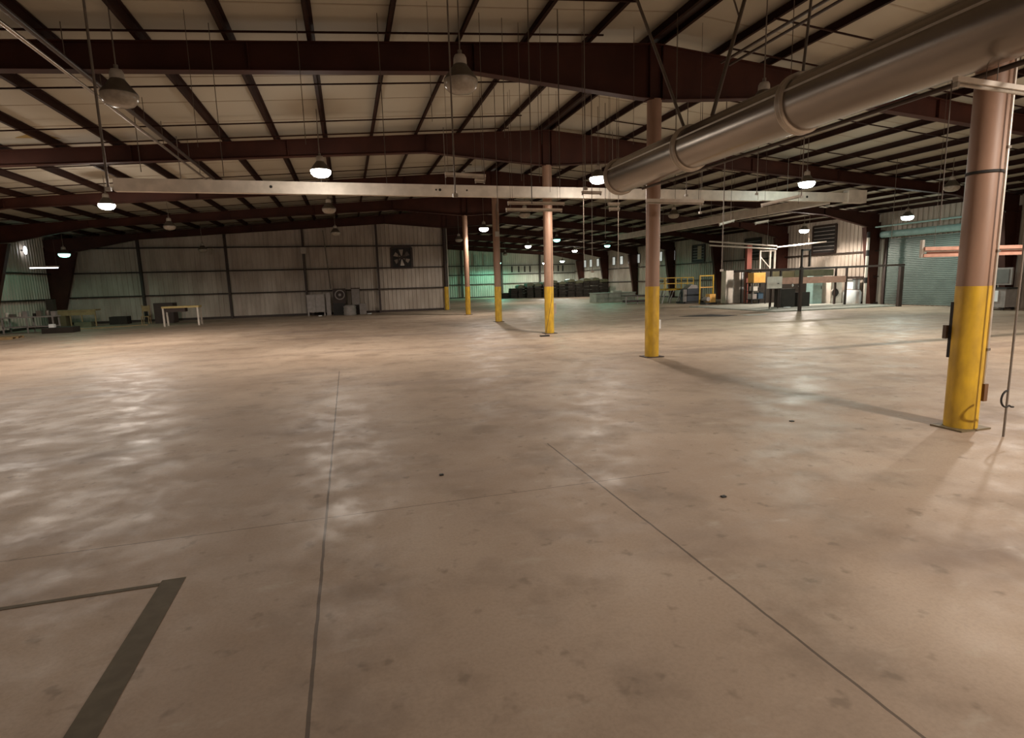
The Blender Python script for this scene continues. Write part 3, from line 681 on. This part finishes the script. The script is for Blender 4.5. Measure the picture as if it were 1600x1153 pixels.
for i, (a, b_, h_) in enumerate(((-3.0, -2.0, 1.1), (-1.8, -.9, .85))):
    crate('dark_crate', ['taller dark crate under the pink rack beam', 'lower dark crate under the pink rack beam'][i], 'crate', 28 + a, 28 + b_, 28.1, 28.7, Z1, Z1 + h_, 'bale')
for i, x_ in enumerate((25.6, 26.1)):
    t = thing('hanging_lamp', ['small pale bulb hanging under the pink beam', 'larger pale bulb hanging under the pink beam'][i], 'bulb', (x_, 27.9, Z1 + 1.30 - .06 * i))
    part('bulb', B().lathe([(.01, -.10), (.05 + .02 * i, -.05), (.05 + .02 * i, .02), (.015, .08)], (0, 0, 0), 12), M['brightwhite'], t)
    part('cord', B().tube((0, 0, .08), (0, .07, .16 + .06 * i), .008, 6), M['black'], t)
crate('tall_locker', 'tall pale teal locker on the pad behind the pink beam', 'locker', 29.1, 29.85, 29.95, 30.5, Z1, 1.95, 'teal', lambda t, w, dd, h: part('handle', B().box(w - .12, w - .09, -dd - .04, -dd - .015, h * .5, h * .6), M['black'], part('door', B().box(-w + .03, w - .03, -dd - .015, -dd, .05, h - .05), M['teal'], t)))
t = thing('washer_drum', 'beige machine with a round dark door opening', 'machine', (30.55, 29.9, Z1))
part('body', B().box(-.45, .45, -.4, .4, 0, 1.35), M['white'], t)
part('drum_ring', B().lathe([(.30, 0), (.34, -.03), (.34, -.06), (.27, -.06)], (-.12, -.4, .68), 24, 'Y', caps=False), M['collar'], t)
part('drum_opening', B().lathe([(.27, 0), (.27, -.02)], (-.12, -.4, .68), 24, 'Y'), M['black'], t)
part('top_box', B().box(-.05, .3, -.3, .2, 1.35, 1.5), M['brightwhite'], t)
t = thing('white_tank', 'big glossy white tank and hopper next to the dark tapered column', 'tank', (31.55, 29.25, 0))
part('lower_tank', B().lathe([(.50, 0), (.56, .1), (.56, .75), (.46, .9)], (0, 0, 0), 24), M['brightwhite'], t)
part('hopper', B().box(-.25, .28, -.3, .25, .95, 1.55), M['brightwhite'], t)
part('collar', B().lathe([(.46, .88), (.3, .98)], (0, 0, 0), 24), M['greymetal'], t)
part('lid', B().box(-.38, .4, -.34, .3, 1.55, 1.62), M['greymetal'], t)
part('pipe', B().path([(.45, 0, .4), (.62, 0, .8), (.5, 0, 1.3)], .05, 8), M['pipe_shiny'], t)
for x_, y_, lab in ((27.0, 31.5, 'small white scrap on the pad edge behind the board'),):
    tag(part('paper_scrap', B().box(-.18, .18, -.08, .08, 0, .05), M['brightwhite'], None, (25.0, 27.6, Z1)), lab, 'scrap')

# yellow platform and machines by the side wall
t = thing('work_platform', 'yellow guard-railed work platform on splayed grey legs', 'platform', (25.3, 40.6, 0))
part('deck', B().box(-1.1, 1.5, -.9, .9, 1.02, 1.14), M['yellow'], t)
for x_ in (-1.05, -.15, .9, 1.45):
    for y_ in (-.85, .85): part('post', B().box(x_ - .03, x_ + .03, y_ - .03, y_ + .03, 1.14, 2.0), M['yellow'], t)
for y_ in (-.85, .85):
    for z_ in (1.55, 2.0): part('rail', B().box(-1.05, 1.45, y_ - .025, y_ + .025, z_ - .03, z_ + .03), M['yellow'], t)
for x_ in (-1.0, -.3, .5, 1.4):
    for y_ in (-.8, .8): part('leg', B().obox((x_, y_, 1.02), (x_ - .35, y_, 0), .07, .07, (0, 1, 0)), M['greymetal'], t)
t = thing('yellow_gate_frame', 'tall yellow frame standing against the pale partition', 'frame', (26.2, 36.9, 0))
for x_ in (-.8, .35): part('post', B().box(x_ - .04, x_ + .04, -.04, .04, 0, 2.15), M['yellow'], t)
part('rail', B().box(-.8, .35, -.03, .03, 2.05, 2.13), M['yellow'], t); part('rail', B().box(-.8, .35, -.03, .03, 1.2, 1.27), M['orange'], t)
t = thing('dark_machine', 'squat dark blue-black machine with pale legs beside the yellow platform', 'machine', (25.7, 38.6, 0))
part('body', B().box(-.55, .65, -.45, .45, .18, 1.15), mat('blue_black', (.025, .03, .04), .5), t)
part('hood', B().prism([(-.45, 1.15), (.6, 1.15), (.35, 1.4), (-.1, 1.45)], 'Y', -.35, .35), M['greymetal'], t)
for x_ in (-.78, -.62, .74): part('leg', B().box(x_ - .05, x_ + .05, -.4, -.3, 0, 1.1), M['greymetal'], t)
part('skid', B().box(-.9, .9, -.5, .5, 0, .15), M['black'], t)
t = thing('small_machine', 'small orange and grey machine at the foot of the yellow frame', 'machine', (25.6, 35.9, 0))
part('body', B().box(-.2, .3, -.25, .25, .1, .75), M['orange'], t); part('base', B().box(-.6, .35, -.35, .35, 0, .15), M['black'], t); part('motor', B().lathe([(.16, -.3), (.16, .2)], (-.35, 0, .4), 16, 'Y'), M['greymetal'], t)
t = thing('steel_bench', 'low dark bench of scrap steel next to the duct-end column', 'bench', (22.6, 41.6, 0))
part('top', B().box(-1.1, 1.0, -.4, .4, .62, .70), M['darksteel'], t)
for x_ in (-1, 0, .9): part('leg', B().box(x_ - .04, x_ + .04, -.35, -.27, 0, .62), M['greymetal'], t)
part('lower_shelf', B().box(-1.0, .9, -.35, .35, .12, .3), M['darksteel'], t)

# low concrete barrier
t = thing('concrete_barrier', 'low grey concrete block wall under the small window row', 'barrier', (23.3, 46.9, 0))
part('wall', B().box(-2.0, 1.9, -.5, .9, 0, .78), M['concrete'], t); part('cap', B().box(-2.05, 1.95, -.55, .95, .78, .84), M['concrete'], t)
part('rubble', B().box(-.2, .7, -.2, .3, .84, .98), M['white'], t)
# floor mats
tag(part('floor_mat', B().prism([(16.4, 25.6), (18.2, 24.3), (19.2, 24.6), (18.7, 26.1), (17.4, 26.0)], 'Z', 0, .012), M['black']), 'flat black sheet lying on the floor before the pad', 'mat')
tag(part('floor_sheet', B().prism([(19.4, 24.1), (20.5, 23.9), (20.8, 24.6), (19.6, 24.9)], 'Z', 0, .012), M['concrete']), 'flat pale sheet lying beside the black floor sheet', 'sheet')

# bales before the far wall
blab = 'dark bale in the long heap by the far wall, %s from its green-lit end'
for i in range(13):
    x = 19.2 + i * .93; y = 69.4 - i * .42 + random.uniform(-.2, .2); h = [.7, 1.25, 1.55, 1.75, 1.7, 1.9, 2.0, 1.85, 2.1, 1.95, 2.15, 2.2, 2.0][i]
    t = thing('stock_bale', blab % ORD[i], 'bale', (x, y, 0), 'bales in the far heap')
    n = 5; b = B()
    for j in range(n):
        z0, z1 = h * j / n, h * (j + .95) / n; e = random.uniform(-.03, .03); f_ = random.uniform(-.08, .08); b.box(-.42 + e, .42 + e, -.6 + f_, .6 + f_, z0, z1)
    part('layers', b, M['bale'], t)
    if i > 1:
        part('cover', B().prism([(-.46, h - .28), (-.45, h), (-.1, h + .12), (.3, h + .06), (.45, h - .02), (.46, h - .22)], 'Y', -.66, .66), M['tarp'], t)
# small far things against the far wall: pale strips hung at the top
for i, x_ in enumerate((17.2, 18.6, 20.0)):
    bar('hanging_banner', 'narrow pale strip high on the far wall, %s from the green-lit side' % ORD[i], 'strip', B().box(x_ - .16, x_ + .16, YF - .5, YF - .46, 4.45, 5.9), 'concrete', 'pale strips on the far wall')
for i, x_ in enumerate((22.6, 23.6, 24.5, 25.3, 28.0, 28.8, 29.6, 30.3)):
    bar('wall_slot', 'dark vertical slot in the far wall, %s from its post behind the third column' % ORD[i], 'vent slot', B().box(x_ - .1, x_ + .1, YF - .06, YF - .036, 3.4, 4.25), 'black', 'dark slots in the far wall')

# ------------------------------------------------------------------ things at the fan wall
t = thing('grey_cabinet', 'pale grey cabinet on short legs against the fan wall', 'cabinet', (-2.2, 42.9, 0))
part('body', B().box(-.6, .6, -.3, .35, .28, 1.52), M['greymetal'], t)
for x_ in (-.02,): part('door_gap', B().box(x_ - .01, x_ + .01, -.31, -.3, .32, 1.48), M['black'], t)
for x_ in (-.55, .55):
    for y_ in (-.25, .3): part('leg', B().box(x_ - .04, x_ + .04, y_ - .04, y_ + .04, 0, .28), M['greymetal'], t)
crate('tall_grey_box', 'narrow grey box between legged cabinet and machinery', 'box', -1.5, -1.2, 42.7, 43.2, 0, 1.62, 'greymetal')
tag(part('paper_scrap', B().box(-.12, .12, -.06, .06, 0, .05), M['brightwhite'], None, (-1.95, 42.35, 0)), 'white scrap lying under the legged grey cabinet', 'scrap')
tag(part('paper_scrap', B().box(-.16, .16, -.07, .07, 0, .06), M['brightwhite'], None, (1.45, 42.5, 0)), 'white scrap on the floor right of the scrap machinery', 'scrap')
t = thing('blower_unit', 'scrap blower with a ring-shaped housing leaning on the fan wall', 'blower', (-.55, 42.9, 0))
part('base', B().box(-.5, .35, -.35, .4, 0, .85), M['black'], t)
part('housing', B().box(-.45, .45, -.2, .4, .85, 1.9), M['darksteel'], t)
part('ring', B().lathe([(.30, 0), (.36, -.05), (.36, -.12), (.28, -.12), (.28, 0)], (.02, -.2, 1.45), 24, 'Y', caps=False), M['greymetal'], t)
part('impeller', B().lathe([(.10, 0), (.10, -.1)], (.02, -.2, 1.45), 14, 'Y'), M['greymetal'], t)
t = thing('ribbed_drum', 'squat grey ribbed drum at the foot of the scrap blower', 'drum', (.1, 42.05, 0))
part('body', B().lathe([(.42, 0), (.45, .1), (.42, .2), (.45, .35), (.42, .5), (.45, .62), (.30, .72)], (0, 0, 0), 20), M['greymetal'], t)
t = thing('duct_fitting', 'upright grey sheet-metal duct fitting beside the scrap blower', 'duct fitting', (.55, 43.1, 0))
part('body', B().box(-.25, .3, -.25, .3, .7, 1.85), M['greymetal'], t); part('stand', B().box(-.3, .35, -.3, .35, 0, .7), M['darksteel'], t); part('flange', B().box(-.3, .36, -.3, .35, 1.85, 1.92), M['darksteel'], t)
crate('small_grey_box', 'small grey box on the floor at the end of the machinery', 'box', .78, 1.25, 42.3, 42.8, 0, .78, 'greymetal')
# table, crate, chair
t = thing('work_table', 'yellow-topped work table with pale legs near the fan wall', 'table', (-9.55, 37.6, 0))
part('tabletop', B().box(-.9, 1.05, -.4, .4, 1.05, 1.16), mat('yellow_wood', (.50, .38, .15), .6), t)
for x_ in (-.83, .98):
    for y_ in (-.35, .35): part('leg', B().box(x_ - .045, x_ + .045, y_ - .045, y_ + .045, 0, 1.05), M['white'], t)
part('drawer', B().box(-.7, .3, -.3, .3, .82, 1.05), M['darksteel'], t)
crate('dark_crate', 'large dark crate between wooden chair and yellow-topped table', 'crate', -12.0, -10.9, 41.2, 42.2, 0, 1.3, 'darksteel')
t = thing('wooden_chair', 'pale wooden chair beside the large dark crate', 'chair', (-12.55, 41.4, 0))
part('seat', B().box(-.22, .22, -.22, .22, .45, .50), M['wood'], t)
for x_ in (-.2, .2):
    part('leg', B().box(x_ - .025, x_ + .025, -.22, -.17, 0, .45), M['wood'], t); part('rear_post', B().obox((x_, .2, 0), (x_ - .05, .32, 1.2), .05, .05, (0, 1, 0)), M['wood'], t)
part('backrest', B().box(-.22, .2, .26, .29, .8, 1.15), M['wood'], t)
# desk, junk, boards by the corner column
t = thing('old_desk', 'old yellowish desk in the corner beside the tapered column', 'desk', (-16.3, 41.3, 0))
part('desktop', B().box(-1.15, 1.2, -.4, .4, .98, 1.06), M['wood'], t); part('apron', B().box(-1.1, 1.15, -.36, -.33, .72, .98), M['wood'], t)
part('pedestal', B().box(-1.1, -.45, -.35, .35, .02, .72), mat('olive_drab', (.13, .10, .05), .7), t)
for x_ in (-.2, .4, 1.12): part('leg', B().box(x_ - .03, x_ + .03, -.35, -.29, 0, .98), M['wood'], t)
crate('green_bin', 'low dark green bin under the old desk', 'bin', -16.1, -15.2, 40.3, 40.8, 0, .32, 'tarp')
crate('dark_bag', 'dark heap of bagged rubbish beside the old desk', 'bag', -14.9, -13.9, 42.2, 43.0, 0, .5, 'bale')
t = thing('cluttered_bench', 'grey metal bench piled with pale parts by the side wall', 'bench', (-16.7, 37.0, 0))
part('top', B().box(-1.3, 1.2, -.4, .4, .82, .88), M['greymetal'], t); part('lower_shelf', B().box(-1.25, 1.15, -.38, .38, .3, .35), M['greymetal'], t)
for x_ in (-1.2, -.1, 1.1):
    for y_ in (-.35, .35): part('leg', B().box(x_ - .03, x_ + .03, y_ - .03, y_ + .03, 0, .82), M['greymetal'], t)
plab = ['pale can', 'grey box', 'small white tub', 'dull metal part', 'dark tub', 'round grey tin', 'flat pale tin', 'short grey cylinder']
for i in range(8):
    x_ = -17.8 + i * .3; h_ = random.choice((.16, .24, .3)); 
    t = thing('bench_item', plab[i] + ' on the cluttered bench, %s from its wall end' % ORD[i], 'tin', (x_, 37.0 + random.uniform(-.15, .15), .88), 'items on the cluttered bench')
    mm = M[random.choice(['greymetal', 'white', 'conduit'])] if i not in (4,) else M['bale']
    if i % 2 == 0: part('body', B().lathe([(.09, 0), (.1, .02), (.1, h_ - .03), (.085, h_)], (0, 0, 0), 14), mm, t)
    else: part('body', B().box(-.11, .11, -.12, .12, 0, h_), mm, t)
crate('white_jug', 'small white jug on the floor under the cluttered bench end', 'jug', -15.3, -15.05, 35.4, 35.6, .3, .48, 'brightwhite')
crate('black_box', 'long black box on the floor beside the cluttered bench', 'box', -15.6, -14.2, 35.3, 36.2, 0, .3, 'bale')
t = thing('steel_locker', 'narrow dark steel upright at the end of the cluttered bench', 'locker', (-17.0, 40.0, 0)); part('body', B().box(-.18, .18, -.2, .2, 0, 1.75), M['darksteel'], t)
part('door', B().box(-.15, .15, -.215, -.2, .05, 1.7), M['darksteel'], t)
t = thing('floor_pallet', 'low wooden pallet on the floor by the cluttered bench', 'pallet', (-15.9, 32.2, 0))
for y_ in (-.5, 0, .5): part('bearer', B().box(-.7, .7, y_ - .05, y_ + .05, 0, .09), M['wood'], t)
for k in range(6): part('board', B().box(-.68 + k * .235, -.5 + k * .235, -.55, .55, .09, .115), M['wood'], t)
for i, (x_, y_, a) in enumerate(((-13.6, 39.0, .3), (-14.3, 38.4, .1), (-12.9, 39.6, .5))):
    t = thing('floor_plank', ['slanting plank on the floor before the old desk', 'plank lying flattest before the old desk', 'plank on the floor close by the wooden chair'][i], 'plank', (x_, y_, 0), None, a)
    part('plank', B().box(-.9, .9, -.09, .09, 0, .04), M['wood'], t)

# machine beside the roll-up door
t = thing('control_cabinet', 'grey wheeled machine with a framed screen panel beyond the thick column', 'machine', (30.9, 20.3, 0))
part('base', B().box(-.45, .45, -.75, .6, .14, 1.02), M['greymetal'], t)
part('panel', B().box(-.5, -.46, -.45, .15, .42, .95), M['brightwhite'], t)
part('screen_frame', B().box(-.1, .0, -.72, .5, 1.22, 2.05), M['greymetal'], t)
part('screen', B().box(-.13, -.1, -.6, .4, 1.3, 1.97), mat('dull_screen', (.14, .14, .13), .3), t)
part('arm', B().tube((0, 0, 1.0), (-.05, 0, 1.3), .05, 8), M['black'], t)
part('top_plate', B().box(-.5, .5, -.8, .65, 1.02, 1.09), M['black'], t)
for y_ in (-.6, .45):
    for x_ in (-.35, .35): part('caster', B().lathe([(.07, -.03), (.07, .03)], (x_, y_, .07), 12, 'X'), M['black'], t)

# ------------------------------------------------------------------ floor tape
tag(part('floor_tape', B().box(-1.385, -1.235, -1.5, 4.22, 0, .003), M['tape']), 'broad dark grey tape strip running along the floor', 'tape')
tag(part('floor_tape', B().box(-4.5, -1.39, 4.145, 4.185, 0, .003), M['tape']), 'narrow dark tape line meeting the broad tape at a corner', 'tape')
for i, (x_, y_, r_) in enumerate(((.83, 5.71, .018), (3.19, 4.19, .018), (5.76, 6.17, .022))):
    tag(part('floor_debris', B().box(-r_ * 1.4, r_, -r_, r_, 0, .012), M['black'], None, (x_, y_, 0)), ['small dark chip on the floor between two joints', 'dark chip right of the diagonal joint', 'larger dark flake in front of the thick column'][i], 'debris')

# ------------------------------------------------------------------ camera, world, view
f_, yaw, pitch, roll = 877.0, .2792, .1531, -.0278
cy, sy, cp, sp = math.cos(yaw), math.sin(yaw), math.cos(pitch), math.sin(pitch)
fwd = Vector((sy * cp, cy * cp, -sp)); right = Vector((cy, -sy, 0)); up = right.cross(fwd)
r2 = right * math.cos(roll) + up * math.sin(roll); u2 = up * math.cos(roll) - right * math.sin(roll)
cam = bpy.data.cameras.new('camera'); co = bpy.data.objects.new('camera', cam); COL.objects.link(co)
mw = Matrix((( r2.x, u2.x, -fwd.x, 0), (r2.y, u2.y, -fwd.y, 0), (r2.z, u2.z, -fwd.z, 2.0), (0, 0, 0, 1)))
co.matrix_world = mw
cam.sensor_width = 36; cam.lens = f_ / 1600 * 36; cam.clip_end = 300; cam.clip_start = .05
SC.camera = co
w = bpy.data.worlds.new('world'); SC.world = w; w.use_nodes = True
w.node_tree.nodes['Background'].inputs['Color'].default_value = (.02, .022, .03, 1); w.node_tree.nodes['Background'].inputs['Strength'].default_value = .3
SC.view_settings.view_transform = 'Standard'; SC.view_settings.look = 'None'; SC.view_settings.gamma = 1; SC.view_settings.exposure = 0.28
SC.view_settings.use_curve_mapping = False
SC.cycles.max_bounces = 8; SC.cycles.diffuse_bounces = 5
SC.cycles.sample_clamp_indirect = 4
